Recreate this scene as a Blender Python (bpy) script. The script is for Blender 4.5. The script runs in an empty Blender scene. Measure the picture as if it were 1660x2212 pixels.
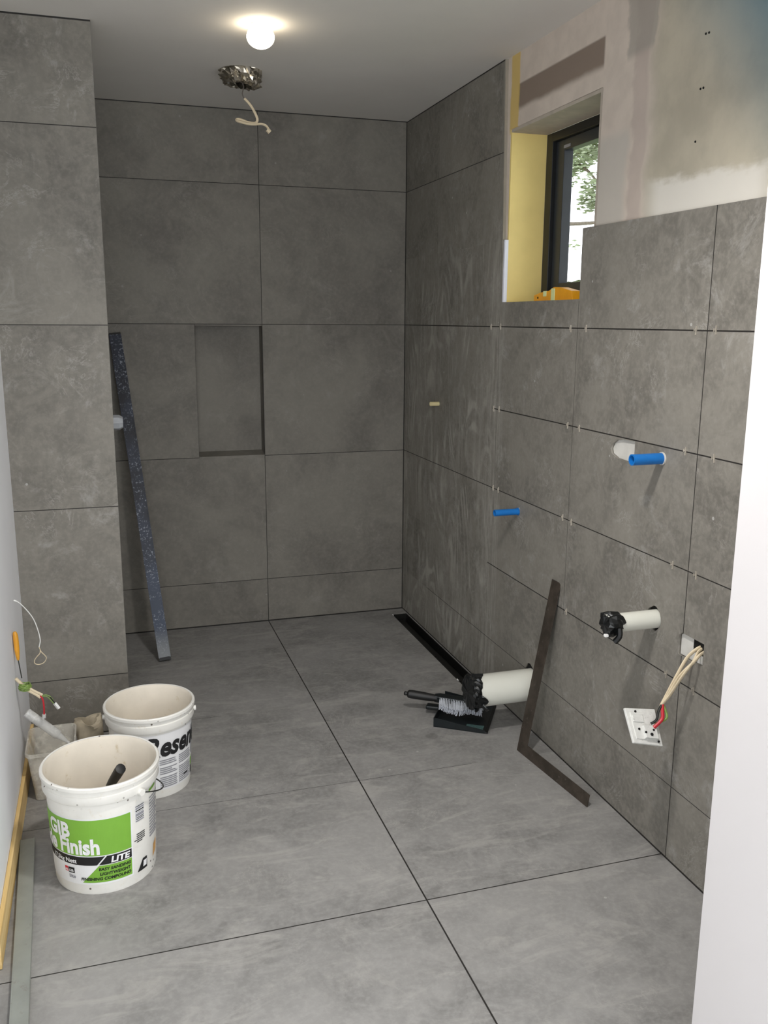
import bpy, bmesh, math, random
from mathutils import Vector, Matrix
random.seed(7)
PI = math.pi
S = bpy.context.scene
C = S.collection

# ------------------------------------------------------------------ camera
cam_d = bpy.data.cameras.new('camera'); cam = bpy.data.objects.new('camera', cam_d); C.objects.link(cam)
R_ = Vector((0.95407233, -0.29952245, 0.00568187))
U_ = Vector((0.0575281, 0.20179239, 0.97773736))
F_ = Vector((0.29400085, 0.9325053, -0.20975549))
M = Matrix((R_, U_, -F_)).transposed().to_4x4(); M.translation = (-1.40135, -4.12457, 1.43739)
cam.matrix_world = M
cam_d.sensor_fit = 'VERTICAL'; cam_d.sensor_height = 36; cam_d.lens = 1925.76 / 2212 * 36
cam_d.clip_start = .02; cam_d.clip_end = 200
S.camera = cam

# ------------------------------------------------------------------ world, lights, exposure
S.view_settings.view_transform = 'Standard'; S.view_settings.look = 'None'
S.view_settings.gamma = 1; S.view_settings.use_curve_mapping = False
S.view_settings.exposure = 0.0
W = bpy.data.worlds.new('overcast sky'); S.world = W; W.use_nodes = True
W.node_tree.nodes['Background'].inputs[0].default_value = (.93, .97, 1, 1)
W.node_tree.nodes['Background'].inputs[1].default_value = 3.2

def area(name, loc, target, sx, sy, power, col):
    l = bpy.data.lights.new(name, 'AREA'); l.shape = 'RECTANGLE'; l.size = sx; l.size_y = sy
    l.energy = power; l.color = col
    o = bpy.data.objects.new(name, l); C.objects.link(o); o.location = loc
    o.rotation_euler = (Vector(target) - Vector(loc)).to_track_quat('-Z', 'Y').to_euler()
    return o
area('daylight_fill', (-1.45, -4.93, 1.2), (-1.45, -1.8, 1.2), 5.2, 2.0, 16, (1, .985, .965))  # unseen area light added behind the camera to brighten the room

lp = bpy.data.lights.new('added_ceiling_spot', 'SPOT'); lp.energy = 78; lp.spot_size = math.radians(164); lp.spot_blend = 1; lp.color = (1, .97, .93); lp.shadow_soft_size = .07  # unseen downward spotlight, added to brighten walls and floor
lo = bpy.data.objects.new('added_ceiling_spot', lp); C.objects.link(lo); lo.location = (-.85, -2.62, 2.14)
H = 2.327           # ceiling
Z1 = .2144; T = .602
Z2, Z3, Z4 = Z1 + T, Z1 + 2 * T, Z1 + 3 * T
YP, XP, XL = -1.027, -1.3716, -1.7

# ------------------------------------------------------------------ materials
def lin(c):
    return tuple(((v / 255) / 12.92 if v / 255 <= .04045 else ((v / 255 + .055) / 1.055) ** 2.4) for v in c)
class NT:
    def __init__(s, name):
        s.m = bpy.data.materials.new(name); s.m.use_nodes = True; s.t = s.m.node_tree
        s.b = s.t.nodes['Principled BSDF']; s.pos = None
    def n(s, typ, **kw):
        x = s.t.nodes.new(typ)
        for k, v in kw.items(): setattr(x, k, v)
        return x
    def l(s, a, b): s.t.links.new(a, b)
    def P(s):
        if not s.pos:
            g = s.n('ShaderNodeNewGeometry'); s.pos = g.outputs['Position']
            q = s.n('ShaderNodeSeparateXYZ'); s.l(s.pos, q.inputs[0]); s.xyz = q.outputs
        return s.pos
    def val(s, i, v):
        if isinstance(v, (int, float)): i.default_value = v
        elif isinstance(v, tuple): i.default_value = v if len(v) == len(i.default_value) else (*v, 1)
        else: s.l(v, i)
    def math(s, op, a, b=0., c=None, clamp=False):
        x = s.n('ShaderNodeMath', operation=op); x.use_clamp = clamp
        s.val(x.inputs[0], a); s.val(x.inputs[1], b)
        if c is not None: s.val(x.inputs[2], c)
        return x.outputs[0]
    def noise(s, scale, detail=4, rough=.55, dist=0, vec=None, stretch=None):
        s.P(); v = vec or s.pos
        if stretch:
            mp = s.n('ShaderNodeMapping'); s.l(v, mp.inputs[0]); mp.inputs['Scale'].default_value = stretch; v = mp.outputs[0]
        x = s.n('ShaderNodeTexNoise'); s.l(v, x.inputs['Vector'])
        x.inputs['Scale'].default_value = scale; x.inputs['Detail'].default_value = detail
        x.inputs['Roughness'].default_value = rough; x.inputs['Distortion'].default_value = dist
        return x.outputs[0]
    def ramp(s, f, a, b):
        x = s.n('ShaderNodeMapRange', interpolation_type='SMOOTHSTEP'); s.val(x.inputs[0], f)
        x.inputs[1].default_value = a; x.inputs[2].default_value = b
        return x.outputs[0]
    def mix(s, f, a, b, mode='MIX'):
        x = s.n('ShaderNodeMix', data_type='RGBA', blend_type=mode); s.val(x.inputs[0], f)
        s.val(x.inputs[6], a); s.val(x.inputs[7], b); return x.outputs[2]
    def band(s, co, lo, hi, soft):
        a = s.ramp(co, lo - soft, lo + soft); b = s.ramp(co, hi - soft, hi + soft)
        return s.math('MULTIPLY', a, s.math('SUBTRACT', 1., b))
    def done(s, col=None, rough=.5, metal=0, spec=.5):
        if col is not None: s.val(s.b.inputs['Base Color'], col)
        s.val(s.b.inputs['Roughness'], rough); s.b.inputs['Metallic'].default_value = metal
        s.b.inputs['Specular IOR Level'].default_value = spec
        return s.m
    def bump(s, h, strength, dist=.002):
        x = s.n('ShaderNodeBump'); x.inputs['Strength'].default_value = strength; x.inputs['Distance'].default_value = dist
        s.l(h, x.inputs['Height']); s.l(x.outputs[0], s.b.inputs['Normal'])

def simple(name, rgb, rough=.5, metal=0, spec=.5, var=.08, scale=30, dirt=None, speck=0):
    t = NT(name); c = lin(rgb)
    f = t.noise(scale, 5)
    col = t.mix(t.ramp(f, .3, .7), tuple(v * (1 - var) for v in c), tuple(min(1, v * (1 + var)) for v in c))
    if dirt:
        g = t.noise(scale * 2.3, 6, .7)
        col = t.mix(t.ramp(g, .58, .75), col, lin(dirt))
    if speck:
        v = t.n('ShaderNodeTexVoronoi'); t.l(t.P(), v.inputs['Vector']); v.inputs['Scale'].default_value = 55
        k = t.math('MULTIPLY', t.math('LESS_THAN', v.outputs['Distance'], .16), t.ramp(t.noise(9, 3), .5, .6))
        col = t.mix(k, col, lin((110, 100, 92)))
    return t.done(col, rough, metal, spec)

TILE = (.198, .185, .162)
def tile_mat(name, ax, grid, lines, base=TILE, smear=None, chalk=.5, grain=1.0):
    """ax: indices of the two in-plane axes; grid: (u0,du,v0,dv); lines: (axis, pos, width, lo, hi) joints"""
    t = NT(name); t.P(); u, v = t.xyz[ax[0]], t.xyz[ax[1]]
    iu = t.math('FLOOR', t.math('DIVIDE', t.math('SUBTRACT', u, grid[0]), grid[1]))
    iv = t.math('FLOOR', t.math('DIVIDE', t.math('SUBTRACT', v, grid[2]), grid[3]))
    cb = t.n('ShaderNodeCombineXYZ'); t.l(iu, cb.inputs[0]); t.l(iv, cb.inputs[1])
    wn = t.n('ShaderNodeTexWhiteNoise', noise_dimensions='3D'); t.l(cb.outputs[0], wn.inputs['Vector'])
    sh = t.n('ShaderNodeVectorMath', operation='SCALE'); t.l(wn.outputs['Color'], sh.inputs[0]); sh.inputs['Scale'].default_value = 9
    ad = t.n('ShaderNodeVectorMath', operation='ADD'); t.l(t.pos, ad.inputs[0]); t.l(sh.outputs[0], ad.inputs[1]); vec = ad.outputs[0]
    n1 = t.noise(2.6, 7, .6, .6, vec); n2 = t.noise(9, 8, .68, 1.2, vec); n3 = t.noise(70, 4, .6, 0, vec); n4 = t.noise(4.5, 6, .7, 2.5, vec)
    d = tuple(x * .76 for x in base); li = tuple(x * 1.14 for x in base)
    col = t.mix(t.ramp(n1, .34, .66), d, li)
    col = t.mix(t.math('MULTIPLY', t.ramp(n2, .38, .66), .5 * grain), col, tuple(x * 1.38 for x in base))
    col = t.mix(t.math('MULTIPLY', t.ramp(n3, .4, .7), .34 * grain), col, tuple(x * 1.5 for x in base))
    # chalky veins
    vein = t.math('SUBTRACT', 1., t.ramp(t.math('ABSOLUTE', t.math('SUBTRACT', n4, .52)), 0., .022))
    vein = t.math('MULTIPLY', vein, t.ramp(t.noise(5, 3, .5, 0, vec), .5, .66))
    col = t.mix(t.math('MULTIPLY', vein, .35 * chalk), col, (.48, .46, .43))
    # cement dust
    dust = t.math('MULTIPLY', t.ramp(t.noise(6, 9, .78, .4), .54, .70), .52 * chalk)
    col = t.mix(dust, col, (.42, .405, .38))
    sp = t.n('ShaderNodeTexVoronoi'); t.l(t.pos, sp.inputs['Vector']); sp.inputs['Scale'].default_value = 7.
    col = t.mix(t.math('MULTIPLY', t.math('LESS_THAN', sp.outputs['Distance'], .03), .6 * chalk), col, (.55, .54, .52))
    col = t.mix(t.math('MULTIPLY', t.math('SUBTRACT', wn.outputs['Value'], .5), .14), col, (1, 1, 1), 'ADD') if False else col
    if smear: col = smear(t, col)
    g = None
    for (a, p, w, lo, hi) in lines:
        c1, c2 = (u, v) if a == 0 else (v, u)
        k = t.math('LESS_THAN', t.math('ABSOLUTE', t.math('SUBTRACT', c1, p)), w / 2)
        k = t.math('MULTIPLY', k, t.math('GREATER_THAN', c2, lo)); k = t.math('MULTIPLY', k, t.math('LESS_THAN', c2, hi))
        g = k if g is None else t.math('MAXIMUM', g, k)
    if g is not None:
        col = t.mix(g, col, (.022, .02, .018))
        h = t.math('SUBTRACT', t.math('MULTIPLY', n3, .08), g)
    else: h = n3
    t.bump(h, .35, .0015)
    return t.done(col, t.math('ADD', .50, t.math('MULTIPLY', n2, .22)), 0, .35)

def smear_right(t, col):
    far = t.ramp(t.xyz[1], -1.16, -.98)
    a = t.noise(1, 6, .6, .7, None, (1, 26, 2.6)); b = t.noise(1, 5, .6, 1.6, None, (1, 11, 4.0))
    k = t.math('MULTIPLY', t.ramp(a, .46, .68), far); k2 = t.math('MULTIPLY', t.ramp(b, .5, .62), far)
    nn = t.noise(1, 2.2, .45, .5, None, (1, 3.4, 1.05)); arc = t.math('ADD', t.math('MULTIPLY', t.math('SINE', t.math('MULTIPLY', nn, 95)), .5), .5)
    arc = t.math('MULTIPLY', t.math('MULTIPLY', t.ramp(arc, .45, 1.), t.ramp(t.noise(5, 5, .6), .42, .62)), far)
    low = t.math('SUBTRACT', 1., t.ramp(t.xyz[2], 1.5, 2.0))
    k = t.math('MULTIPLY', k, .45); k2 = t.math('ADD', t.math('MULTIPLY', k2, .5), t.math('MULTIPLY', arc, 1.5))
    k = t.math('MULTIPLY', t.math('MULTIPLY', t.math('ADD', k, t.math('MULTIPLY', k2, .7)), low), .55, None, True)
    col = t.mix(k, col, (.42, .40, .36))
    # wiped haze along the tile edge by the window
    e = t.math('MULTIPLY', t.band(t.xyz[1], -1.12, -.99, .03), t.math('MULTIPLY', t.ramp(t.noise(1, 6, .7, 0, None, (1, 60, 5)), .42, .62), low))
    return t.mix(t.math('MULTIPLY', e, .4), col, (.45, .43, .39))
def smear_floor(t, col):
    k = t.math('MULTIPLY', t.ramp(t.noise(1, 7, .66, 1.0, None, (4.5, 14, 1)), .50, .68), .42)
    col = t.mix(k, col, (.44, .425, .40))
    e = t.math('MULTIPLY', t.band(t.xyz[1], -1.06, -.99, .02), t.ramp(t.noise(7, 5), .35, .6))
    col = t.mix(t.math('MULTIPLY', e, .35), col, (.38, .37, .35))
    for (x, y, r) in ((-.357, -1.39, .026), (-.75, -2.83, .03), (-1.0, -2.95, .035)):
        q = t.n('ShaderNodeVectorMath', operation='DISTANCE'); t.l(t.pos, q.inputs[0]); q.inputs[1].default_value = (x, y, 0)
        col = t.mix(t.math('MULTIPLY', t.math('SUBTRACT', 1., t.ramp(q.outputs['Value'], r * .7, r)), .35), col, (.1, .095, .09))
    return col
def smear_pillar(t, col):
    k = t.math('MULTIPLY', t.ramp(t.noise(7, 8, .75, 1.2), .54, .68), .34)
    return t.mix(t.math('MULTIPLY', k, t.band(t.xyz[2], .9, 1.75, .2)), col, (.40, .385, .35))

J = .0028
lines_back = [(1, z, J, -3, .2) for z in (Z1, Z2, Z3, Z4)] + [(0, -.6889, J, -1, 3), (0, -.9925, .0015, Z2, Z3), (1, .002, .008, -3, .2), (1, H, .008, -3, .2), (0, -.001, .006, 0, 3)]
lines_right = [(1, z, w, lo, hi) for z, w, lo, hi in (
    (Z1, .0022, -3.2, -.35), (Z2, .003, -3.2, 0), (Z3, .0038, -3.2, 0), (Z4, .003, -1.06, 0),
    (Z1 + T / 2, .0035, -3.2, -1.03), (Z2 + T / 2, .0035, -3.2, -1.03))] + [
    (0, -2.266, .003, 0, 1.8), (0, -1.642, .0018, .5, 1.5), (0, -1.072, .0014, .2, 1.5), (1, .002, .008, -3.2, .2), (1, H, .009, -1.06, .2)]
lines_pillar = [(1, z, J, -3, 0) for z in (Z1, Z2, Z3, Z4)] + [(1, H, .010, -3, 0), (1, .002, .006, -3, 0)]
lines_floor = [(0, -.6889, .0042, -9, .1), (1, -2.245, .0034, -1.75, .1), (1, -1.617, .0018, -1.75, -.3), (1, -1.012, .0018, -1.75, -1.05),
               (1, -2.86, .0034, -9, -5)]
M_back = tile_mat('back wall tile', (0, 2), (-.6889, 1.2, Z1, T), lines_back, chalk=.38, grain=.7)
M_niche = tile_mat('niche tile', (0, 2), (-3, 6, -3, 6), [], chalk=.3, grain=.55)
M_right = tile_mat('right wall tile', (1, 2), (-2.266, T * 1.02, Z1, T / 2), lines_right, smear=smear_right, chalk=1.0, grain=1.2)
M_pillar = tile_mat('pillar tile', (0, 2), (-3, 6, Z1, T), lines_pillar, smear=smear_pillar, chalk=1.0)
M_floor = tile_mat('floor tile', (0, 1), (-.6889, 1.2, -2.245, T * 1.04), lines_floor, base=(.254, .248, .240), smear=smear_floor, chalk=.8)

def plaster_mat():
    t = NT('stopped plasterboard'); t.P(); y, z = t.xyz[1], t.xyz[2]
    fn = t.noise(14, 6, .6); warp = t.math('MULTIPLY', t.math('SUBTRACT', t.noise(7, 4), .5), .10)
    yy = t.math('ADD', y, warp); zz = t.math('ADD', z, warp)
    skim = lin((208, 196, 184)); board = lin((190, 182, 164))
    col = t.mix(t.ramp(fn, .3, .7), tuple(v * .94 for v in skim), tuple(v * 1.05 for v in skim))
    bd = t.mix(t.ramp(t.noise(5, 5, .6), .35, .65), tuple(v * .86 for v in board), tuple(v * 1.06 for v in board))
    k = t.math('SUBTRACT', 1., t.ramp(yy, -1.99, -1.92))
    col = t.mix(k, col, bd)
    # teal tint growing towards the upper near corner
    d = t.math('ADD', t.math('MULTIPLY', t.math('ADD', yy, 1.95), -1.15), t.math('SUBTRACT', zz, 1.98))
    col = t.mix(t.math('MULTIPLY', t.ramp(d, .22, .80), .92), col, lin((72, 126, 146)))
    # bare brown board band over the window
    b = t.math('MULTIPLY', t.band(y, -1.70, -1.145, .006), t.ramp(t.math('ADD', z, t.math('MULTIPLY', warp, .25)), 2.135, 2.16))
    b = t.math('MULTIPLY', b, t.math('SUBTRACT', 1., t.ramp(z, 2.222, 2.230)))
    col = t.mix(t.math('MULTIPLY', b, .95), col, lin((134, 119, 107)))
    # pale stopping column beside the window and the trowelled edge over the tiles
    c = t.math('MULTIPLY', t.band(yy, -1.84, -1.66, .015), t.math('SUBTRACT', 1., t.ramp(z, 1.93, 1.97)))
    col = t.mix(t.math('MULTIPLY', c, .75), col, lin((194, 189, 180)))
    g = t.math('MULTIPLY', t.band(yy, -1.93, -1.86, .01), .45)
    col = t.mix(g, col, lin((176, 160, 152)))
    g2 = t.math('MULTIPLY', t.band(yy, -1.95, -1.82, .008), t.ramp(z, 2.12, 2.15))
    col = t.mix(t.math('MULTIPLY', g2, .6), col, lin((150, 146, 137)))
    w = t.math('MULTIPLY', t.band(y, -2.42, -1.97, .05), t.math('SUBTRACT', 1., t.ramp(t.math('ADD', zz, t.math('MULTIPLY', t.noise(1, 5, .6, 0, None, (1, 9, 40)), .05)), 1.80, 1.83)))
    col = t.mix(t.math('MULTIPLY', w, .8), col, lin((228, 224, 216)))
    # yellow compound smeared beside the tile edge
    q = t.math('MULTIPLY', t.band(t.math('ADD', y, t.math('MULTIPLY', warp, .3)), -1.15, -1.085, .006), t.ramp(z, 2.07, 2.08))
    col = t.mix(t.math('MULTIPLY', q, .85), col, lin((214, 184, 104)))
    t.bump(fn, .15, .002)
    return t.done(col, .85, 0, .2)
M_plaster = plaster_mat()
M_white = simple('primed white wall', (240, 241, 245), .75, var=.015, scale=6)
M_jamb = simple('white painted wall', (214, 210, 210), .7, var=.01, scale=4)
M_ceil = simple('ceiling paint', (226, 222, 216), .8, var=.02, scale=3)
M_yellow = simple('yellow board', (242, 218, 140), .6, var=.05, scale=5)
M_head = simple('window head board', (178, 168, 155), .8, var=.08, scale=20)
M_bead = simple('white corner bead', (238, 240, 250), .35, var=.02)
M_trim = simple('aluminium tile trim', (190, 186, 176), .4, .6, var=.05)
M_timber = None
def timber():
    t = NT('raw pine'); f = t.noise(1, 6, .6, .5, None, (60, 1.5, 60))
    col = t.mix(t.ramp(f, .3, .7), lin((214, 178, 112)), lin((236, 206, 148)))
    return t.done(col, .65)
M_timber = timber()
M_black = simple('black powder coat', (26, 27, 28), .4, var=.1)
M_sash = simple('dark grey sash', (46, 50, 56), .35, var=.06)
M_drain = simple('matt black channel', (20, 20, 19), .45, var=.3, scale=60)
M_dark = simple('dark cavity', (16, 14, 13), .9)
M_steel = simple('stained steel', (78, 70, 62), .55, .55, var=.25, scale=25, dirt=(120, 112, 104))
M_alu = simple('milled aluminium', (168, 172, 166), .45, .5, var=.07, scale=14, dirt=(150, 146, 138))
M_pvc = simple('white pvc', (222, 222, 212), .35, var=.02, scale=8)
M_tape = simple('shiny black tape', (18, 20, 21), .28, var=.4, scale=60)
M_blue = simple('blue pipe plastic', (24, 112, 190), .35, var=.06)
M_bluein = simple('blue pipe bore', (8, 40, 96), .6)
M_cream = simple('cream cable sheath', (222, 206, 176), .5, var=.05)
M_creamp = simple('cream plastic', (222, 208, 160), .5, var=.05)
M_bucket = simple('white bucket plastic', (236, 234, 228), .4, var=.03, scale=18, dirt=(226, 218, 204), speck=1)
M_inside = simple('plaster coated inside', (230, 222, 208), .7, var=.05, scale=12, dirt=(206, 192, 164))
M_green = simple('green label', (124, 176, 62), .5, var=.02)
M_ink = simple('black ink', (24, 24, 26), .5)
M_paper = simple('white label', (235, 235, 236), .5, var=.01)
M_grey = simple('grey print', (150, 150, 156), .6, var=.1, scale=200)
M_red = simple('red print', (206, 44, 52), .5)
M_orange = simple('orange mark', (212, 162, 96), .5)
M_wire = simple('bare steel wire', (74, 76, 72), .35, .7)
M_navy = None
def navy():
    t = NT('spattered blue paint'); f = t.noise(8, 5)
    col = t.mix(t.ramp(f, .35, .7), lin((30, 32, 40)), lin((48, 54, 70)))
    low = t.math('SUBTRACT', 1., t.ramp(t.xyz[2], .0, .75))
    col = t.mix(t.math('MULTIPLY', low, .5), col, lin((84, 96, 118)))
    s = t.math('MULTIPLY', t.ramp(t.noise(110, 3, .7), .56, .63), t.ramp(t.noise(16, 4), .36, .52))
    col = t.mix(t.math('MULTIPLY', s, .75), col, lin((150, 156, 166)))
    e = t.math('SUBTRACT', 1., t.ramp(t.xyz[2], .03, .16))
    col = t.mix(t.math('MULTIPLY', e, .7), col, lin((148, 150, 150)))
    return t.done(col, .5, .2)
M_navy = navy()
M_foil = simple('crumpled foil', (196, 190, 178), .25, 1, var=.2, scale=60)
M_rub = simple('black rubber', (24, 24, 24), .5)
M_pan = simple('black pan plastic', (20, 26, 28), .35, var=.2)
M_brist = simple('grey white bristles', (222, 226, 234), .6, var=.12, scale=150)
M_teal = simple('faded teal sticker', (96, 132, 130), .5, var=.25, scale=160)
M_amber = simple('orange handle plastic', (226, 160, 50), .35)
M_lvl = simple('yellow orange plastic', (244, 170, 30), .4, var=.05)
M_vial = simple('pale green vial', (226, 236, 176), .2)
M_conn = simple('white connector', (240, 240, 238), .4)
M_gwire = simple('green earth wire', (128, 156, 78), .5, var=.15, scale=90)
M_rwire = simple('red wire', (196, 40, 52), .45)
M_bwire = simple('black wire', (22, 24, 22), .45)
M_plate = simple('dusty white plate back', (226, 226, 222), .5, var=.05, dirt=(150, 150, 148), scale=70)
M_sack = simple('dried plaster paper', (190, 178, 156), .85, var=.15, scale=30)
M_fill = simple('pale filler', (206, 204, 198), .7, var=.08, scale=20)
M_leaf = simple('leaves', (140, 152, 122), .6, var=.3, scale=3)
M_hedge = simple('hedge leaves', (92, 106, 74), .7, var=.35, scale=2)
M_bark = simple('bark', (92, 84, 72), .9, var=.2)
M_lawn = simple('lawn', (110, 126, 84), .9, var=.2, scale=2)
def clearplastic(name, col, a, rough=.25):
    t = NT(name); t.P(); t.b.inputs['Alpha'].default_value = a
    d = t.noise(26, 6, .7); t.l(t.math('ADD', a * .75, t.math('MULTIPLY', t.ramp(d, .45, .7), .35)), t.b.inputs['Alpha'])
    return t.done(lin(col), rough, 0, .6)
M_clear = clearplastic('cloudy clear plastic', (232, 228, 218), .55)
M_tube = clearplastic('clear white tube', (232, 232, 230), .72, .15)
def glass():
    m = bpy.data.materials.new('window glass'); m.use_nodes = True; t = m.node_tree; t.nodes.clear()
    o = t.nodes.new('ShaderNodeOutputMaterial'); mx = t.nodes.new('ShaderNodeMixShader'); tr = t.nodes.new('ShaderNodeBsdfTransparent'); gl = t.nodes.new('ShaderNodeBsdfGlossy')
    gl.inputs['Roughness'].default_value = .02; fr = t.nodes.new('ShaderNodeLayerWeight'); fr.inputs[0].default_value = .5
    pw = t.nodes.new('ShaderNodeMath'); pw.operation = 'POWER'; pw.inputs[1].default_value = 5; t.links.new(fr.outputs['Facing'], pw.inputs[0]); t.links.new(pw.outputs[0], mx.inputs[0]); t.links.new(tr.outputs[0], mx.inputs[1]); t.links.new(gl.outputs[0], mx.inputs[2]); t.links.new(mx.outputs[0], o.inputs[0])
    return m
M_glass = glass()
def emis(name, col, st):
    t = NT(name); t.b.inputs['Emission Color'].default_value = (*col, 1); t.b.inputs['Emission Strength'].default_value = st
    return t.done((.8, .8, .8), .5)
M_lamp = emis('lamp globe', (1, .86, .64), 13)

# ------------------------------------------------------------------ mesh helpers
WO = {}
def obj(name, bm, mat, parent=None, smooth=False):
    me = bpy.data.meshes.new(name)
    if isinstance(bm, bpy.types.Mesh): me = bm; me.name = name
    else: bm.to_mesh(me); bm.free()
    mats = mat if isinstance(mat, (list, tuple)) else [mat]
    me.materials.clear()
    for m in mats: me.materials.append(m)
    if smooth:
        for p in me.polygons: p.use_smooth = True
        try: me.set_sharp_from_angle(angle=math.radians(38))
        except Exception: pass
    o = bpy.data.objects.new(name, me); C.objects.link(o)
    if parent is not None:
        o.parent = parent; o.location = -WO[parent]; WO[o] = Vector((0, 0, 0))
    else: WO[o] = Vector((0, 0, 0))
    return o
def thing(name, label, cat, loc, group=None):
    o = bpy.data.objects.new(name, None); C.objects.link(o); o.location = loc; WO[o] = Vector(loc)
    o.empty_display_size = .05
    return tag(o, label, cat, group)
def tag(o, label, cat, group=None):
    o['label'] = label; o['category'] = cat
    if group: o['group'] = group
    return o
def struct(o): o['kind'] = 'structure'; return o
def nb(): return bmesh.new()
def box(bm, x0, x1, y0, y1, z0, z1, bev=0, mi=0, mtx=None):
    b = bmesh.new(); bmesh.ops.create_cube(b, size=1)
    for v in b.verts: v.co = Vector(((x0 + x1) / 2 + v.co.x * (x1 - x0), (y0 + y1) / 2 + v.co.y * (y1 - y0), (z0 + z1) / 2 + v.co.z * (z1 - z0)))
    if bev: bmesh.ops.bevel(b, geom=b.edges[:], offset=bev, segments=2, affect='EDGES', profile=.5)
    join(bm, b, mi, mtx); return bm
def join(bm, b, mi=0, mtx=None):
    if mtx is not None: bmesh.ops.transform(b, matrix=mtx, verts=b.verts[:])
    me = bpy.data.meshes.new('t'); 
    for f in b.faces: f.material_index = mi
    b.to_mesh(me); b.free(); bm.from_mesh(me); bpy.data.meshes.remove(me)
def smoothpts(pts, n=6):
    P = [Vector(p) for p in pts]; out = []
    for i in range(len(P) - 1):
        p0, p1, p2, p3 = P[max(0, i - 1)], P[i], P[i + 1], P[min(len(P) - 1, i + 2)]
        for k in range(n):
            t = k / n
            out.append(.5 * ((2 * p1) + (-p0 + p2) * t + (2 * p0 - 5 * p1 + 4 * p2 - p3) * t * t + (-p0 + 3 * p1 - 3 * p2 + p3) * t ** 3))
    out.append(P[-1]); return out
def tube(bm, pts, r, seg=10, cap=True, mi=0, flat=None, rfn=None):
    """flat=(a,b): elliptical section scale"""
    P = [Vector(p) for p in pts]; rings = []; up = Vector((0, 0, 1)); prev = None
    for i, p in enumerate(P):
        d = (P[min(i + 1, len(P) - 1)] - P[max(i - 1, 0)]).normalized()
        a = prev if prev is not None else (up if abs(d.z) < .9 else Vector((0, 1, 0)))
        n = (a - d * a.dot(d)).normalized(); prev = n; b = d.cross(n)
        rr = r if rfn is None else rfn(i / (len(P) - 1))
        fa, fb = flat or (1, 1)
        rings.append([bm.verts.new(p + n * math.cos(2 * PI * k / seg) * rr * fa + b * math.sin(2 * PI * k / seg) * rr * fb) for k in range(seg)])
    fs = []
    for i in range(len(rings) - 1):
        for k in range(seg): fs.append(bm.faces.new((rings[i][k], rings[i][(k + 1) % seg], rings[i + 1][(k + 1) % seg], rings[i + 1][k])))
    if cap: fs.append(bm.faces.new(rings[0][::-1])); fs.append(bm.faces.new(rings[-1]))
    for f in fs: f.material_index = mi
    return bm
def lathe(bm, prof, seg=48, mtx=None, mi=0, wob=None, close=False):
    """prof: (radius, z) list; radius 0 closes. Axis +Z"""
    b = bmesh.new(); rings = []
    for j, (r, z) in enumerate(prof):
        if r <= 1e-6: rings.append([b.verts.new((0, 0, z))])
        else:
            ring = []
            for k in range(seg):
                a = 2 * PI * k / seg; dr, dz = (0, 0) if wob is None else wob(j, a)
                ring.append(b.verts.new(((r + dr) * math.cos(a), (r + dr) * math.sin(a), z + dz)))
            rings.append(ring)
    n = len(rings)
    for i in range(n if close else n - 1):
        A, B = rings[i], rings[(i + 1) % n]
        for k in range(seg):
            k2 = (k + 1) % seg
            if len(A) == 1 and len(B) == 1: continue
            if len(A) == 1: b.faces.new((A[0], B[k2], B[k]))
            elif len(B) == 1: b.faces.new((A[k], A[k2], B[0]))
            else: b.faces.new((A[k], A[k2], B[k2], B[k]))
    bmesh.ops.recalc_face_normals(b, faces=b.faces[:])
    join(bm, b, mi, mtx); return bm
def prism(bm, poly, t0, t1, fn, bev=0, mi=0):
    """poly 2D extruded; fn(u,v,t)->3D"""
    b = bmesh.new()
    A = [b.verts.new(fn(u, v, t0)) for u, v in poly]; B = [b.verts.new(fn(u, v, t1)) for u, v in poly]
    b.faces.new(A[::-1]); b.faces.new(B); n = len(poly)
    for i in range(n): b.faces.new((A[i], A[(i + 1) % n], B[(i + 1) % n], B[i]))
    bmesh.ops.recalc_face_normals(b, faces=b.faces[:])
    if bev: bmesh.ops.bevel(b, geom=b.edges[:], offset=bev, segments=2, affect='EDGES', profile=.5)
    join(bm, b, mi); return bm
def eval_mesh(cu):
    o = bpy.data.objects.new('tmp', cu); C.objects.link(o)
    dg = bpy.context.evaluated_depsgraph_get(); dg.update()
    me = bpy.data.meshes.new_from_object(o.evaluated_get(dg)); bpy.data.objects.remove(o); bpy.data.curves.remove(cu)
    return me
def plate(outer, holes, t0, t1, fn):
    """flat panel with holes; returns mesh; fn maps (u,v,t) to 3D"""
    cu = bpy.data.curves.new('p', 'CURVE'); cu.dimensions = '2D'; cu.fill_mode = 'BOTH'; cu.extrude = abs(t1 - t0) / 2
    for loop in [outer] + holes:
        s = cu.splines.new('POLY'); s.points.add(len(loop) - 1); s.use_cyclic_u = True
        for i, (u, v) in enumerate(loop): s.points[i].co = (u, v, 0, 1)
    me = eval_mesh(cu); mid = (t0 + t1) / 2
    for v in me.vertices: v.co = fn(v.co.x, v.co.y, v.co.z + mid)
    b = bmesh.new(); b.from_mesh(me); bmesh.ops.remove_doubles(b, verts=b.verts[:], dist=1e-6)
    bmesh.ops.recalc_face_normals(b, faces=b.faces[:]); b.to_mesh(me); b.free()
    return me
def rect(a, b, c, d): return [(a, c), (b, c), (b, d), (a, d)]
def circ(u, v, r, n=24, j=0): return [(u + (r + random.uniform(-j, j)) * math.cos(2 * PI * k / n), v + (r + random.uniform(-j, j)) * math.sin(2 * PI * k / n)) for k in range(n)]
def axis_m(origin, zdir):
    z = Vector(zdir).normalized(); m = z.to_track_quat('Z', 'Y').to_matrix().to_4x4(); m.translation = origin; return m
XZ = lambda u, v, t: Vector((u, t, v))
YZ = lambda u, v, t: Vector((t, u, v))
XY = lambda u, v, t: Vector((u, v, t))

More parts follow.
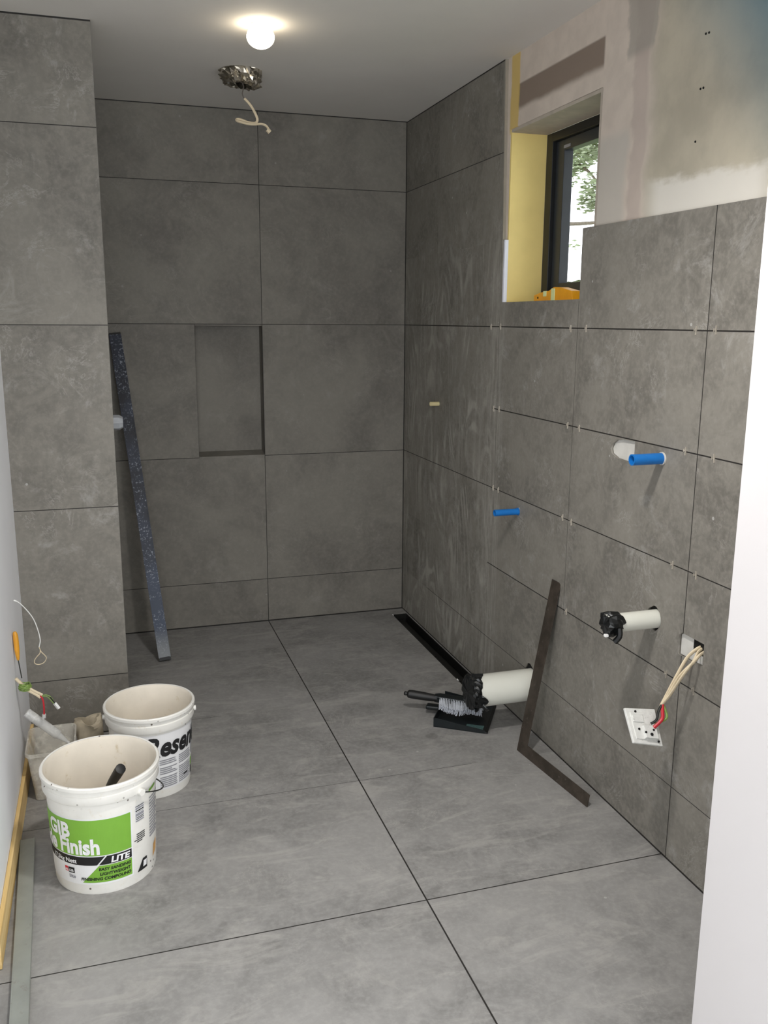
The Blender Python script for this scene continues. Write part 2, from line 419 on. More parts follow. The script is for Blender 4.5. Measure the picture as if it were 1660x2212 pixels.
# ------------------------------------------------------------------ structure
struct(obj('floor', plate(rect(-4.8, 1.4, -5.1, .12), [rect(-.080, -.004, -1.10, -.078)], -.06, 0, XY), M_floor))
struct(obj('ceiling', plate(rect(-4.8, 1.4, -5.1, .12), [circ(-.851, -.60, .078, 32)], H, H + .06, XY), M_ceil))
# back wall with niche
NX0, NX1, NZ0, NZ1, ND = -.9925, -.6905, .820, 1.412, .075
wb = struct(obj('wall_back', plate(rect(-1.9, .012, -.05, H), [rect(NX0, NX1, NZ0, NZ1)], 0, .012, XZ), M_back))
b = nb(); e = .012
box(b, NX0 - e, NX1 + e, ND, ND + .02, NZ0 - e, NZ1 + e)
box(b, NX0 - e, NX0, .001, ND, NZ0 - e, NZ1 + e); box(b, NX1, NX1 + e, .001, ND, NZ0 - e, NZ1 + e)
prism(b, [(-.0005, NZ0 - e), (-.0005, NZ0), (ND, NZ0 + .014), (ND, NZ0 - e)], NX0, NX1, lambda u, v, tt: Vector((tt, u, v))); box(b, NX0, NX1, .001, ND, NZ1, NZ1 + e)
nl = obj('niche_lining', b, M_niche, wb); nl['label'] = 'recessed tiled shower niche'
b = nb(); box(b, -1.9, .2, .125, .2, -.05, H); obj('wall_core', b, M_white, wb)
# right wall: substrate + tile skin
D_hole = [(-1.992, 1.060), (-1.992, 1.113)] + [(-1.925 + .055 * math.cos(a), 1.083 + .029 * math.sin(a)) for a in [PI / 2 - PI * .0 + PI * k / 10 * 1.0 for k in range(11)]][0:0]
D_hole = [(-1.991, 1.062), (-1.991, 1.1145), (-1.925, 1.112), (-1.895, 1.106), (-1.876, 1.093), (-1.869, 1.078), (-1.874, 1.065), (-1.905, 1.055), (-1.955, 1.053)]
box_hole = [(-2.352, .592), (-2.352, .650), (-2.262, .650), (-2.250, .640), (-2.250, .588), (-2.30, .586)]
TP = (-1.43, .168); BP = (-2.14, .648)
tp_hole = circ(*TP, .066, 22, .003); tp_hole = [(y - .006 if z > TP[1] else y, z + (.012 if z > TP[1] + .05 and y > TP[0] else 0)) for y, z in tp_hole]
bp_hole = circ(BP[0] + .004, BP[1], .034, 18, .003)
skin = [(0, 0), (0, H), (-1.051, H), (-1.074, 1.722), (-1.088, 1.505), (-1.644, 1.505), (-1.644, 1.712), (-3.2, 1.700), (-3.2, 0)]
wr = struct(obj('wall_right', plate(skin, [D_hole, box_hole, tp_hole, bp_hole], 0, .010, YZ), M_right))
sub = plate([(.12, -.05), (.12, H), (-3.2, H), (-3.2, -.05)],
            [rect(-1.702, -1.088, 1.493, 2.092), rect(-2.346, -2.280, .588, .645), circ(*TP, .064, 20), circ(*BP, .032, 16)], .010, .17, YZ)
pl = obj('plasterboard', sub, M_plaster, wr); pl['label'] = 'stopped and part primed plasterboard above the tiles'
b = nb(); box(b, .012, .148, -1.100, -1.090, 1.495, 2.090); yb = obj('window_reveal', b, M_yellow, wr); yb['label'] = 'yellow reveal board'
b = nb(); box(b, .0102, .148, -1.70, -1.10, 2.080, 2.090); box(b, .0102, .148, -1.700, -1.690, 1.495, 2.080); obj('window_head', b, M_head, wr)
b = nb(); box(b, .0105, .148, -1.690, -1.100, 1.495, 1.5045); obj('window_sill', b, M_white, wr)
b = nb(); box(b, -.0015, .012, -1.1015, -1.0895, 1.5055, 1.722, .001); o = obj('corner_bead', b, M_bead, wr); o['label'] = 'bright white corner bead'
b = nb(); prism(b, [(-1.052, H - .001), (-1.058, H - .001), (-1.081, 1.724), (-1.075, 1.724)], -.0015, .010, YZ); o = obj('tile_trim', b, M_trim, wr); o['label'] = 'metal tile edge trim'
for (y, z) in ((-2.16, 2.105), (-2.172, 2.104), (-2.155, 1.985), (-2.166, 1.985), (-2.15, 1.867), (-2.19, 2.21), (-1.063, 1.775)):
    b = nb(); bmesh.ops.create_uvsphere(b, u_segments=8, v_segments=6, radius=.0028); bmesh.ops.translate(b, verts=b.verts[:], vec=(.0095, y, z)); obj('screw_head', b, M_dark, wr)
b = nb(); box(b, .035, .042, -2.352, -2.262, .575, .66); obj('cavity', b, M_dark, wr) if False else b.free()
b = nb()                                                        # recess fillers behind the cut-outs
prism(b, [(y * 1.0, z) for y, z in D_hole], .0085, .0098, YZ); o = obj('tap_recess', b, M_fill, wr); o['label'] = 'pale filler in the rounded tap cut-out'
# flush box in the cable cut-out
b = nb(); prism(b, [(-2.300, .588), (-2.300, .650), (-2.262, .650), (-2.250, .640), (-2.250, .588)], .0088, .0099, YZ); prism(b, [(-2.352, .590), (-2.352, .612), (-2.300, .612), (-2.300, .588)], .0088, .0099, YZ)
o = obj('flush_box', b, M_fill, wr); o['label'] = 'grey-white flush box rim in the cable cut-out'
b = nb(); prism(b, [(-2.352, .612), (-2.352, .650), (-2.300, .650), (-2.300, .624), (-2.322, .612)], .0092, .0099, YZ); obj('box_opening', b, M_dark, wr)
b = nb(); box(b, .171, .176, -2.4, -2.2, .55, .70); box(b, .171, .176, -1.55, -1.3, .05, .3); box(b, .171, .176, -2.25, -2.05, .55, .75); obj('wall_cavity', b, M_dark, wr)
# pillar
b = nb(); box(b, -1.95, XP, YP, 0, -.05, H); o = struct(obj('wall_pillar', b, M_pillar))
# left wall
b = nb(); box(b, -1.85, XL - .002, -2.95, YP + .1, 0, H)
wl = struct(obj('wall_left', b, M_white))
b = nb(); box(b, XL - .0015, XL + .009, -2.2, YP - .03, .002, .078, .0015); bb = struct(obj('baseboard_left', b, M_timber))
# near wall end on the right, and the space behind the camera
b = nb(); box(b, -.429, 1.3, -3.22, -2.95, 0, H); struct(obj('wall_nib', b, M_jamb))
b = nb(); box(b, -4.8, -1.85, -3.05, -2.95, 0, H); struct(obj('wall_hall_side', b, M_white))
b = nb(); box(b, -4.9, -4.8, -5.1, -2.95, 0, H); struct(obj('wall_hall_left', b, M_white))
b = nb(); box(b, 1.3, 1.4, -5.0, -2.95, 0, H); struct(obj('wall_hall_right', b, M_white))
struct(obj('wall_front', plate(rect(-4.8, 1.4, 0, H), [rect(-4.1, 1.2, .12, 2.25)], -5.1, -5.0, XZ), M_white))

# window
w1 = thing('window_1', 'black framed awning window with clear glass set in the yellow-sided reveal', 'window', (.17, -1.395, 1.505)); w1['kind'] = 'structure'
def ring(y0, y1, z0, z1, wy, wz, x0, x1, bev=.002):
    b = nb(); box(b, x0, x1, y0, y0 + wy, z0, z1, bev); box(b, x0, x1, y1 - wy, y1, z0, z1, bev)
    box(b, x0, x1, y0 + wy - .001, y1 - wy + .001, z0, z0 + wz, bev); box(b, x0, x1, y0 + wy - .001, y1 - wy + .001, z1 - wz, z1, bev); return b
obj('window_frame', ring(-1.6905, -1.0995, 1.504, 2.0805, .045, .030, .148, .205), M_black, w1)
sa = obj('sash', ring(-1.645, -1.145, 1.535, 2.050, .058, .036, .163, .198), M_sash, w1)
b = nb(); box(b, .180, .184, -1.59, -1.20, 1.57, 2.015); obj('glass_pane', b, M_glass, w1)
b = nb(); box(b, .1615, .163, -1.245, -1.20, 2.020, 2.030, .0004); o = obj('sticker', b, M_grey, sa)

# ------------------------------------------------------------------ drain channel
t = thing('channel_drain', 'long black channel drain set in the floor along the right wall', 'drain', (-.04, -.58, -.045))
b = nb(); box(b, -.0795, -.0045, -1.099, -.079, -.048, -.044); box(b, -.0795, -.0765, -1.099, -.079, -.046, -.001); box(b, -.0075, -.0045, -1.099, -.079, -.046, -.001)
box(b, -.0795, -.0045, -.082, -.079, -.046, -.001); box(b, -.0795, -.0045, -1.099, -1.096, -.046, -.001); obj('channel_body', b, M_drain, t)
b = nb(); box(b, -.062, -.022, -1.09, -.09, -.040, -.028, .002); obj('drain_insert', b, M_drain, t)
b = nb(); box(b, -.0765, -.064, -.66, -.63, -.03, -.006, .001); obj('bracket', b, M_drain, t); b = nb(); box(b, -.0765, -.064, -.95, -.93, -.03, -.004, .001); obj('bracket', b, M_drain, t)
for (y0, y1) in ((-.095, -.082), (-.955, -.940)):
    b = nb(); box(b, -.081, -.077, y0, y1, -.004, .003, .0008); o = obj('edge_clip', b, M_conn, t); o['label'] = 'white edge clip'

# ------------------------------------------------------------------ ceiling things
LC = Vector((-.872, -1.150, H - .036))
t = thing('ceiling_downlight', 'lit warm white ceiling downlight, its glare shaped as a round globe', 'light', (LC.x, LC.y, H))
b = nb(); lathe(b, [(0, 0), (.030, 0), (.030, -.005), (.022, -.006), (0, -.006)], 28, Matrix.Translation((LC.x, LC.y, H - .0005))); obj('lamp_holder', b, simple('white lamp holder', (236, 232, 224), .4), t, True)
b = nb(); bmesh.ops.create_uvsphere(b, u_segments=32, v_segments=20, radius=.043); bmesh.ops.scale(b, verts=b.verts[:], vec=(1, 1, .78)); bmesh.ops.translate(b, verts=b.verts[:], vec=LC); obj('globe', b, M_lamp, t, True)  # globe shape stands for the glare of a recessed downlight
t = thing('added_lamp_holder', 'plain white lamp holder added on the ceiling out of view', 'light', (-.85, -2.62, H))
b = nb(); lathe(b, [(0, 0), (.045, 0), (.045, -.012), (.022, -.030), (.022, -.10), (0, -.10)], 28, Matrix.Translation((-.85, -2.62, H - .0005))); obj('lamp_holder', b, M_conn, t, True)  # unseen holder, made up to go with the added spotlight
t = thing('ceiling_duct', 'crumpled silver foil duct end hanging out of the ceiling', 'duct', (-.851, -.60, H))
def wob(j, a): return (random.uniform(-.006, .006) + .004 * math.sin(5 * a + j * 2), random.uniform(-.004, .004) + .008 * math.cos(a - 2.6) * (j > 2))
b = nb(); lathe(b, [(.066, .05), (.071, .02), (.073, .002), (.078, -.006), (.072, -.016), (.076, -.026), (.067, -.034), (.069, -.044), (.058, -.050), (.052, -.046), (.060, -.03), (.064, -.01), (.066, .04)],
                40, Matrix.Translation((-.851, -.60, H)), wob=wob, close=True); obj('foil_sleeve', b, M_foil, t)
b = nb(); lathe(b, [(0, .045), (.064, .045), (.064, .05), (0, .05)], 24, Matrix.Translation((-.851, -.60, H))); obj('duct_end', b, M_dark, t)
t = thing('ceiling_cable', 'cream electrical cable dangling with a folded loop below the foil duct', 'cable', (-.84, -.58, H - .05))
b = nb(); tube(b, smoothpts([(-.845, -.58, 2.30), (-.838, -.58, 2.279), (-.843, -.58, 2.255), (-.836, -.58, 2.238)]), .0022, 8); o = obj('grey_core', b, simple('grey tie', (110, 102, 96), .5), t, True)
b = nb(); pp = smoothpts([(-.836, -.58, 2.240), (-.818, -.582, 2.222), (-.802, -.58, 2.200), (-.789, -.578, 2.172), (-.797, -.575, 2.158), (-.822, -.572, 2.159), (-.850, -.572, 2.167), (-.866, -.575, 2.166), (-.868, -.583, 2.160), (-.855, -.590, 2.155), (-.825, -.590, 2.150), (-.800, -.586, 2.151), (-.775, -.582, 2.155), (-.757, -.580, 2.150), (-.748, -.578, 2.140)], 6)
tube(b, pp, .0048, 10, flat=(1, .7)); obj('sheath', b, M_cream, t, True)
b = nb(); tube(b, [(-.752, -.578, 2.138), (-.742, -.578, 2.128)], .0085, 8); obj('end_cap', b, M_cream, t, True)

# ------------------------------------------------------------------ window sill: yellow torpedo level
t = thing('torpedo_level', 'small orange-yellow plastic level lying on the window sill', 'level', (.09, -1.32, 1.505))
b = nb(); yz = lambda u, v, tt: Vector((tt, u, v))
prism(b, [(-1.19, 1.5055), (-1.19, 1.528), (-1.235, 1.536), (-1.30, 1.541), (-1.335, 1.552), (-1.375, 1.550), (-1.46, 1.536), (-1.465, 1.5055)], .075, .110, yz, .0015); lv = obj('level_body', b, M_lvl, t)
b = nb(); box(b, .0735, .1115, -1.345, -1.318, 1.5065, 1.548, .002); obj('vial', b, M_vial, t)
b = nb(); box(b, .0738, .112, -1.285, -1.26, 1.522, 1.5405, .002); obj('vial', b, M_vial, t)
b = nb(); tube(b, [(.0742, -1.222, 1.519), (.1105, -1.222, 1.519)], .004, 10); obj('hang_hole', b, M_dark, t)

# ------------------------------------------------------------------ pipes
def hollow(bm, o, x0, x1, r, th, seg=32, mi=0):
    lathe(bm, [(r, 0), (r, abs(x1 - x0)), (r - th, abs(x1 - x0)), (r - th, 0)], seg, axis_m((x0, o[0], o[1]), (-1, 0, 0)), mi, close=True)
t = thing('waste_pipe', 'fat white toilet waste pipe stub with a black taped end', 'pipe', (0, TP[0], TP[1]))
b = nb(); hollow(b, TP, .12, -.222, .0565, .004, 40); obj('pipe_body', b, M_pvc, t, True)
def tapew(j, a): return (random.uniform(-.0035, .0045), random.uniform(-.003, .003) + (.011 * math.sin(3 * a) + .006 * math.sin(7 * a) if j in (0, 1) else 0))
b = nb(); lathe(b, [(.0575, 0), (.060, .002), (.0605, .012), (.061, .022), (.059, .030), (.060, .036), (.050, .040), (0, .041)], 44, axis_m((-.200, *TP), (-1, 0, 0)), wob=tapew)
obj('tape_wrap', b, M_tape, t)
b = nb(); tube(b, smoothpts([(-.215, -1.465, .128), (-.219, -1.470, .116), (-.226, -1.468, .110)], 4), .012, 6, flat=(1, .4)); tube(b, smoothpts([(-.21, -1.49, .14), (-.20, -1.50, .128), (-.19, -1.49, .118)], 3), .007, 6, flat=(1, .3)); obj('loose_tape', b, M_tape, t)
t = thing('waste_pipe', 'thin white basin waste pipe with a crumpled black tape plug, above the hanging switch plate', 'pipe', (0, BP[0], BP[1]))
b = nb(); hollow(b, BP, .12, -.150, .0255, .003, 32); pb = obj('pipe_body', b, M_pvc, t, True)
b = nb()
for k in range(14):
    x = -.100 + k * .0065
    if k % 5 == 3: continue
    a = -.62; rr = .0258
    box(b, x, x + .0048, -.0003, .0003, -.0022, .0022, 0, 0, Matrix.Translation((0, BP[0] - rr * math.cos(a), BP[1] + rr * math.sin(a))) @ Matrix.Rotation(-a, 4, 'X') @ Matrix.Rotation(PI / 2, 4, 'Z') @ Matrix.Rotation(PI / 2, 4, 'Z'))
obj('printed_marking', b, M_grey, pb)
def tw2(j, a): return (random.uniform(-.004, .004) + .004 * math.sin(3 * a), random.uniform(-.004, .004))
b = nb(); lathe(b, [(.026, -.012), (.030, -.006), (.031, .006), (.033, .016), (.031, .026), (.024, .034), (0, .036)], 22, axis_m((-.122, *BP), (-1, 0, 0)), wob=tw2)
tube(b, smoothpts([(-.125, -2.165, .640), (-.128, -2.172, .622), (-.136, -2.165, .606)], 4), .011, 7, flat=(1, .7)); obj('tape_wrap', b, M_tape, t)
b = nb(); box(b, -.163, -.153, -2.160, -2.150, .618, .625, .001); obj('tape_backing', b, M_conn, t)
for (y, z, r, lab, nm) in ((-2.122, 1.086, .0148, 'larger blue pipe sleeve sticking out of the wall beside the white tap recess', 1), (-1.283, .770, .0118, 'smaller blue pipe sleeve sticking out low on the wall near the leaning steel square', 2)):
    t = thing('pipe_sleeve', lab, 'pipe', (0, y, z), 'blue pipe sleeves in the right wall')
    b = nb(); hollow(b, (y, z), .009, -.093, r, r * .22, 28); obj('sleeve', b, M_blue, t, True)
    b = nb(); lathe(b, [(0, 0), (r * .76, 0), (r * .76, .002), (0, .002)], 20, axis_m((-.070, y, z), (-1, 0, 0))); obj('bore', b, M_bluein, t)
    b = nb(); lathe(b, [(r * 1.02, 0), (r * 1.16, 0), (r * 1.16, .004), (r * 1.02, .004)], 24, axis_m((0, y, z), (-1, 0, 0)), close=True); obj('seal_ring', b, M_fill if nm == 1 else M_blue, t)
for (hy, hz, ro) in ((TP[0], TP[1], .0665), (BP[0], BP[1], .0345)):
    b = nb(); lathe(b, [(ro * .55, 0), (ro * 1.12, 0), (ro * 1.12, .001), (ro * .55, .001)], 28, axis_m((.0098, hy, hz), (-1, 0, 0)), close=True); obj('pipe_gap_shade', b, M_dark, wr)  # black ring paints the shade in the gap around each pipe
t = thing('pipe_stub', 'short cream plastic pipe stub in the shower wall', 'pipe', (0, -.468, 1.084))
b = nb(); hollow(b, (-.468, 1.084), .009, -.040, .0095, .002, 20); obj('stub', b, M_creamp, t, True)
b = nb(); lathe(b, [(0, 0), (.008, 0), (.008, .002), (0, .002)], 16, axis_m((-.030, -.468, 1.084), (-1, 0, 0))); obj('bore', b, simple('cream bore', (120, 110, 80), .6), t)

# mixer cover on the pillar side
t = thing('mixer_cover', 'white faceted plastic mixer cover sticking out behind the tiled pillar edge', 'cover', (XP, -.5, 1.03))
b = nb(); lathe(b, [(0, .0), (.030, .0), (.030, .028), (.022, .042), (0, .042)], 8, axis_m((XP, -.42, 1.035), (1, 0, 0))); obj('cover_body', b, simple('grey white cover', (196, 200, 206), .4), t)

# ------------------------------------------------------------------ clips
PZ = {'top': Z3, 'upper': Z2 + T / 2, 'middle': Z2, 'lower': Z1 + T / 2}
rows = [('top', (-1.004, -1.087, -1.604, -1.697, -2.225, -2.300)), ('upper', (-1.049, -1.098, -1.614, -1.687, -2.220, -2.332)),
        ('middle', (-1.067, -1.113, -1.610, -1.667, -2.203, -2.300)), ('lower', (-1.665, -2.211, -2.328))]
ordn = ['first', 'second', 'third', 'fourth', 'fifth', 'last']
rowd = {'top': 'joint just under the window', 'upper': 'joint just above the larger blue sleeve', 'middle': 'joint just above the smaller blue sleeve', 'lower': 'joint below the thin basin pipe'}
M_clip = clearplastic('clear clip plastic', (200, 192, 178), .75)
proto = None
for rn, ys in rows:
    for i, y in enumerate(ys):
        lab = 'tile clip, %s from left, on the %s' % (ordn[i] if len(ys) == 6 else ['first', 'second', 'last'][i], rowd[rn])
        if proto is None:
            b = nb(); box(b, -.004, .002, -.0009, .0009, -.011, .011, .0004); box(b, -.003, .002, -.0008, .008, -.0009, .0009, .0003); box(b, -.0025, .002, .0075, .0095, -.004, .004, .0004)
            o = proto = obj('tile_clip', b, M_clip)
        else: o = proto.copy(); C.objects.link(o)
        o.location = (0, y, PZ[rn] + random.uniform(-.002, .002)); o.rotation_euler = (random.uniform(-.12, .12), 0, 0)
        tag(o, lab, 'tile clip', 'tile levelling clips left in the joints of the right wall')

# ------------------------------------------------------------------ hanging switch plate
t = thing('switch_plate', 'white switch plate, back side out, hanging on cables from the wall', 'switch plate', (-.11, -2.3, .40))
c0, c1, c2, c3 = [Vector(v) for v in ((-.163, -2.27, .466), (-.072, -2.27, .450), (-.082, -2.33, .376), (-.169, -2.33, .398))]
ctr = (c0 + c1 + c2 + c3) / 4; ex = ((c1 - c0) + (c2 - c3)).normalized(); ey = ((c3 - c0) + (c2 - c1)); ey = (ey - ex * ey.dot(ex)).normalized(); ez = ex.cross(ey)
if ez.y > 0: ez = -ez
fw = lambda u, v, w: c0 * (1 - u) * (1 - v) + c1 * u * (1 - v) + c2 * u * v + c3 * (1 - u) * v + ez * w
b = nb(); prism(b, [(0, 0), (1, 0), (1, 1), (0, 1)], 0, -.008, fw, .0015); pt = obj('cover_plate', b, M_plate, t)
b = nb(); prism(b, [(.12, .12), (.88, .12), (.88, .88), (.12, .88)], .0, .0025, fw, .0008); prism(b, [(.40, .50), (.82, .50), (.82, .85), (.40, .85)], .002, .011, fw, .001); prism(b, [(.15, .2), (.5, .2), (.5, .4), (.15, .4)], .002, .005, fw, .001); obj('switch_module', b, M_plate, t)
for (u, v) in ((.6, .75), (.3, .1), (.86, .9), (.28, .6), (.42, .7), (.7, .62)):
    b = nb(); p = fw(u, v, .011 if u in (.6, .7, .42) else .003); bmesh.ops.create_uvsphere(b, u_segments=8, v_segments=6, radius=.0032 if u != .6 else .0045); bmesh.ops.translate(b, verts=b.verts[:], vec=p); obj('terminal_screw', b, M_dark, t)
base = fw(.78, .55, .010)
for k, (dy, dz, bow) in enumerate(((.0, .0, -.008), (-.010, -.004, 0), (.008, .003, .010))):
    b = nb(); tube(b, smoothpts([(.03, -2.330 + dy, .632 + dz), (.0, -2.334 + dy, .626 + dz), (-.022, -2.336 + dy + bow, .604), (-.045, -2.325 + bow, .560), (-.058, -2.305 + bow * .6, .505), (-.068, -2.290, .468)], 6), .0048, 10, flat=(1.0, .62)); obj('cable_sheath', b, M_cream, t, True)
for k, (m, dx, nm) in enumerate(((M_bwire, -.012, 'black_wire'), (M_rwire, .0, 'red_wire'), (M_gwire, .009, 'earth_wire'))):
    b = nb(); e2 = fw(.66 + k * .07, .45 + (.1 if k == 1 else 0) , .010)
    tube(b, smoothpts([(-.066, -2.292, .474), (-.070 + dx, -2.300, .458), ((-.075 + dx * 1.4), -2.308, .440), e2], 5), .0034 if k != 1 else .0048, 8); obj(nm, b, m, t, True)

# ------------------------------------------------------------------ framing square
t = thing('framing_square', 'rusty steel framing square leaning on the right wall with its short leg on the floor', 'square', (-.09, -1.6, 0))
P0 = Vector((-.112, -1.574, .0)); tv = (Vector((-.070, -1.975, 0)) - P0).normalized(); uv_ = Vector((-.004, -1.533, .600)) - P0; uv_ = (uv_ - tv * uv_.dot(tv)).normalized(); nv = tv.cross(uv_).normalized()
fs = lambda u, v, w: P0 + tv * u + uv_ * v + nv * w
b = nb(); prism(b, [(0, 0), (.400, 0), (.400, .040), (.052, .040), (.052, .607), (0, .607)], 0, .003, fs, .0006)
sq = obj('blade', b, M_steel, t)
M_worn = simple('worn markings', (104, 98, 90), .6)
b = nb()
for k in range(28): u = .06 + k * .012; prism(b, [(u, .001), (u + .0009, .001), (u + .0009, .010 if k % 4 else .016), (u, .010 if k % 4 else .016)], -.0003, 0, fs)
obj('graduations', b, M_worn, sq); b = nb()
for k in range(44): v = .05 + k * .0125; prism(b, [(.051, v), (.041 if k % 4 else .034, v), (.041 if k % 4 else .034, v + .0009), (.051, v + .0009)], -.0003, 0, fs)
obj('graduations', b, M_worn, sq)

# ------------------------------------------------------------------ dark blue straightedge level
t = thing('spirit_level', 'long dark blue spirit level speckled with plaster, leaning on the back wall by the pillar', 'level', (-1.21, -.41, 0))
A = Vector((-1.2095, -.405, .0)); B = Vector((-1.335, -.012, 1.372)); d = (B - A); L = d.length; d.normalize(); sx = Vector((1, 0, 0)); sx = (sx - d * sx.dot(d)).normalized(); nn = sx.cross(d)
if nn.y > 0: nn = -nn
A = A + Vector((0, 0, .008))
fl = lambda u, v, w: A + sx * u + d * v + nn * w
b = nb(); prism(b, [(-.0245, .012), (.0245, .012), (.0245, L - .006), (-.0245, L - .006)], -.022, 0, fl, .0015); lb = obj('level_beam', b, M_navy, t)
b = nb(); prism(b, [(-.025, 0), (.025, 0), (.025, .014), (-.025, .014)], -.0228, .0008, fl, .001); obj('end_cap', b, M_rub, t)
b = nb(); prism(b, [(-.024, L - .008), (.024, L - .008), (.024, L), (-.024, L)], -.0228, .0008, fl, .001); obj('end_cap', b, M_rub, t)
b = nb(); prism(b, [(-.0255, .012), (-.0205, .012), (-.0205, L - .006), (-.0255, L - .006)], -.0005, .0014, fl, .0004); prism(b, [(.0205, .012), (.0255, .012), (.0255, L - .006), (.0205, L - .006)], -.0005, .0014, fl, .0004); obj('edge_rail', b, M_navy, lb)

# ------------------------------------------------------------------ aluminium straightedge on the floor
t = thing('straightedge', 'flat aluminium straightedge lying on the floor along the left wall', 'straightedge', (-1.65, -2.2, 0))
P0s = Vector((-1.672, -1.69, 0)); ds = (Vector((-1.640, -2.41, 0)) - P0s).normalized(); ws = Vector((-ds.y, ds.x, 0))
fa = lambda u, v, w: P0s + ws * u + ds * v + Vector((0, 0, w))
b = nb(); prism(b, [(-.019, 0), (.019, 0), (.019, 1.24), (-.019, 1.24)], .001, .018, fa, .0015); ab = obj('bar', b, M_alu, t)
b = nb(); prism(b, [(-.0185, 0), (-.0155, 0), (-.0155, 1.24), (-.0185, 1.24)], .0178, .0186, fa); prism(b, [(.0155, 0), (.0185, 0), (.0185, 1.24), (.0155, 1.24)], .0178, .0186, fa); obj('edge_lip', b, M_alu, ab)

# ------------------------------------------------------------------ dustpan and brush
DC = Vector((-.186, -1.279, 0)); an = math.radians(-32)
pm = Matrix.Translation(DC) @ Matrix.Rotation(an, 4, 'Z')
fp = lambda u, v, w: pm @ Vector((u, v, w))
t = thing('dustpan', 'black plastic dustpan on the floor under the taped pipe end', 'dustpan', DC)
b = nb(); hw, l0, l1 = .112, -.095, .095
prism(b, [(l0, -hw), (l1, -hw - .008), (l1, hw + .008), (l0, hw)], .001, .004, fp, .0005)
def wallp(p, q, h0, h1, th=.003):
    bb2 = bmesh.new(); p = Vector(p); q = Vector(q); n = Vector((-(q - p).y, (q - p).x)).normalized() * th
    vs = [bb2.verts.new(fp(a.x, a.y, z)) for a, z in ((p, .001), (q, .001), (q, h1), (p, h0), (p + n, .001), (q + n, .001), (q + n, h1), (p + n, h0))]
    for f in ((0, 1, 2, 3), (7, 6, 5, 4), (0, 4, 5, 1), (1, 5, 6, 2), (2, 6, 7, 3), (3, 7, 4, 0)): bb2.faces.new([vs[i] for i in f])
    bmesh.ops.recalc_face_normals(bb2, faces=bb2.faces[:]); join(b, bb2)
wallp((l0, hw), (l0, -hw), .034, .034); wallp((l0, -hw), (l1, -hw - .008), .036, .012); wallp((l1, hw + .008), (l0, hw), .012, .046)
prism(b, [(l0, -hw), (l0 + .055, -hw + .003), (l0 + .055, hw - .003), (l0, hw)], .043, .046, fp) if False else None
obj('pan', b, M_pan, t)
b = nb(); box(b, l1 - .004, l1 + .008, -hw - .008, hw + .008, .0012, .006, .001, 0, pm); obj('front_lip', b, M_rub, t)
b = nb(); box(b, l1 - .075, l1 - .012, -hw + .012, -hw + .045, .0042, .0052, 0, 0, pm); o = obj('sticker', b, M_teal, t); o['label'] = 'faded teal and pink sticker'
b = nb(); box(b, l0 - .05, l0 + .002, -.016, .016, .018, .034, .005, 0, pm); obj('pan_handle', b, M_pan, t)
t = thing('hand_brush', 'black hand brush with grey-white bristles lying in the dustpan', 'brush', (-.24, -1.19, .05))
Q0 = Vector((-.384, -1.160, .070)); Q1 = Vector((-.108, -1.285, .036)); qd = (Q1 - Q0).normalized(); qn = Vector((-.34, -.93, -.12)); qn = (qn - qd * qn.dot(qd)).normalized(); qu = qd.cross(qn)
if qu.z < 0: qu = -qu
fb = lambda u, v, w: Q0 + qd * u + qn * v + qu * w
b = nb(); tube(b, [fb(u, 0, 0) for u in (0, .004, .012, .013, .018, .03, .08, .11, .125)], .012, 14, rfn=lambda f: [.005, .008, .0075, .010, .0150, .0162, .0155, .0135, .012][round(f * 8)]); obj('handle', b, M_rub, t, True)
b = nb(); prism(b, [(.115, -.012), (.135, -.022), (.29, -.020), (.305, -.010), (.305, .008), (.29, .010), (.13, .010), (.115, .008)], -.013, .013, fb, .003); obj('brush_block', b, M_pan, t)
b = nb()
for i in range(26):
    for j in range(4):
        for k in range(3):
            u = .136 + i * .0062 + random.uniform(-.001, .001); w = -.009 + j * .006 + random.uniform(-.001, .001)
            ln = .044 + .026 * math.sin(PI * min(1, max(0, (i + 1) / 20))) ** 1.2 if i < 20 else .048
            tip = fb(u + random.uniform(-.003, .003) + .004, .010 + ln * random.uniform(.92, 1.04), w * 1.15 + random.uniform(-.002, .002))
            tube(b, [fb(u, .006, w), tip], .0010, 4)
obj('bristles', b, M_brist, t)

# ------------------------------------------------------------------ buckets
def text_mesh(body, size, bold=.0, shear=0, xs=1):
    cu = bpy.data.curves.new('txt', 'FONT'); cu.body = body; cu.size = size; cu.offset = bold; cu.shear = shear; cu.resolution_u = 3
    me = eval_mesh(cu)
    for v in me.vertices: v.co.x *= xs
    return me
def make_bucket(cx, cy, rb, rt, h, label, ear_deg):
    t = thing('bucket', label, 'bucket', (cx, cy, 0), 'white plastic buckets on the floor')
    m = Matrix.Translation((cx, cy, 0)); body = rt - .012
    R = lambda z: rb + (body - rb) * z / (h - .05)
    sk = .052
    prof = [(0, .006), (rb - .006, .003), (rb - .002, .0), (rb, .006), (R(h * .5), h * .5), (R(h - sk), h - sk), (body + .006, h - sk + .001), (body + .0085, h - sk + .006), (body + .0075, h - sk + .024), (body + .004, h - sk + .026),
            (body + .005, h - .014), (rt, h - .011), (rt, h - .003), (rt - .003, h), (rt - .008, h - .001)]
    b = nb(); lathe(b, prof, 72, m); bk = obj('bucket_body', b, M_bucket, t, True)
    b = nb(); lathe(b, [(rt - .0082, h - .0012), (rt - .0125, h - .010), (R(h * .5) - .004, h * .5), (rb - .003, .03), (0, .028)], 64, m); obj('bucket_lining', b, M_inside, t, True)
    return t, bk, (lambda th, z, off=.0008: Vector((cx + (R(z) + off) * math.sin(th), cy - (R(z) + off) * math.cos(th), z))), R
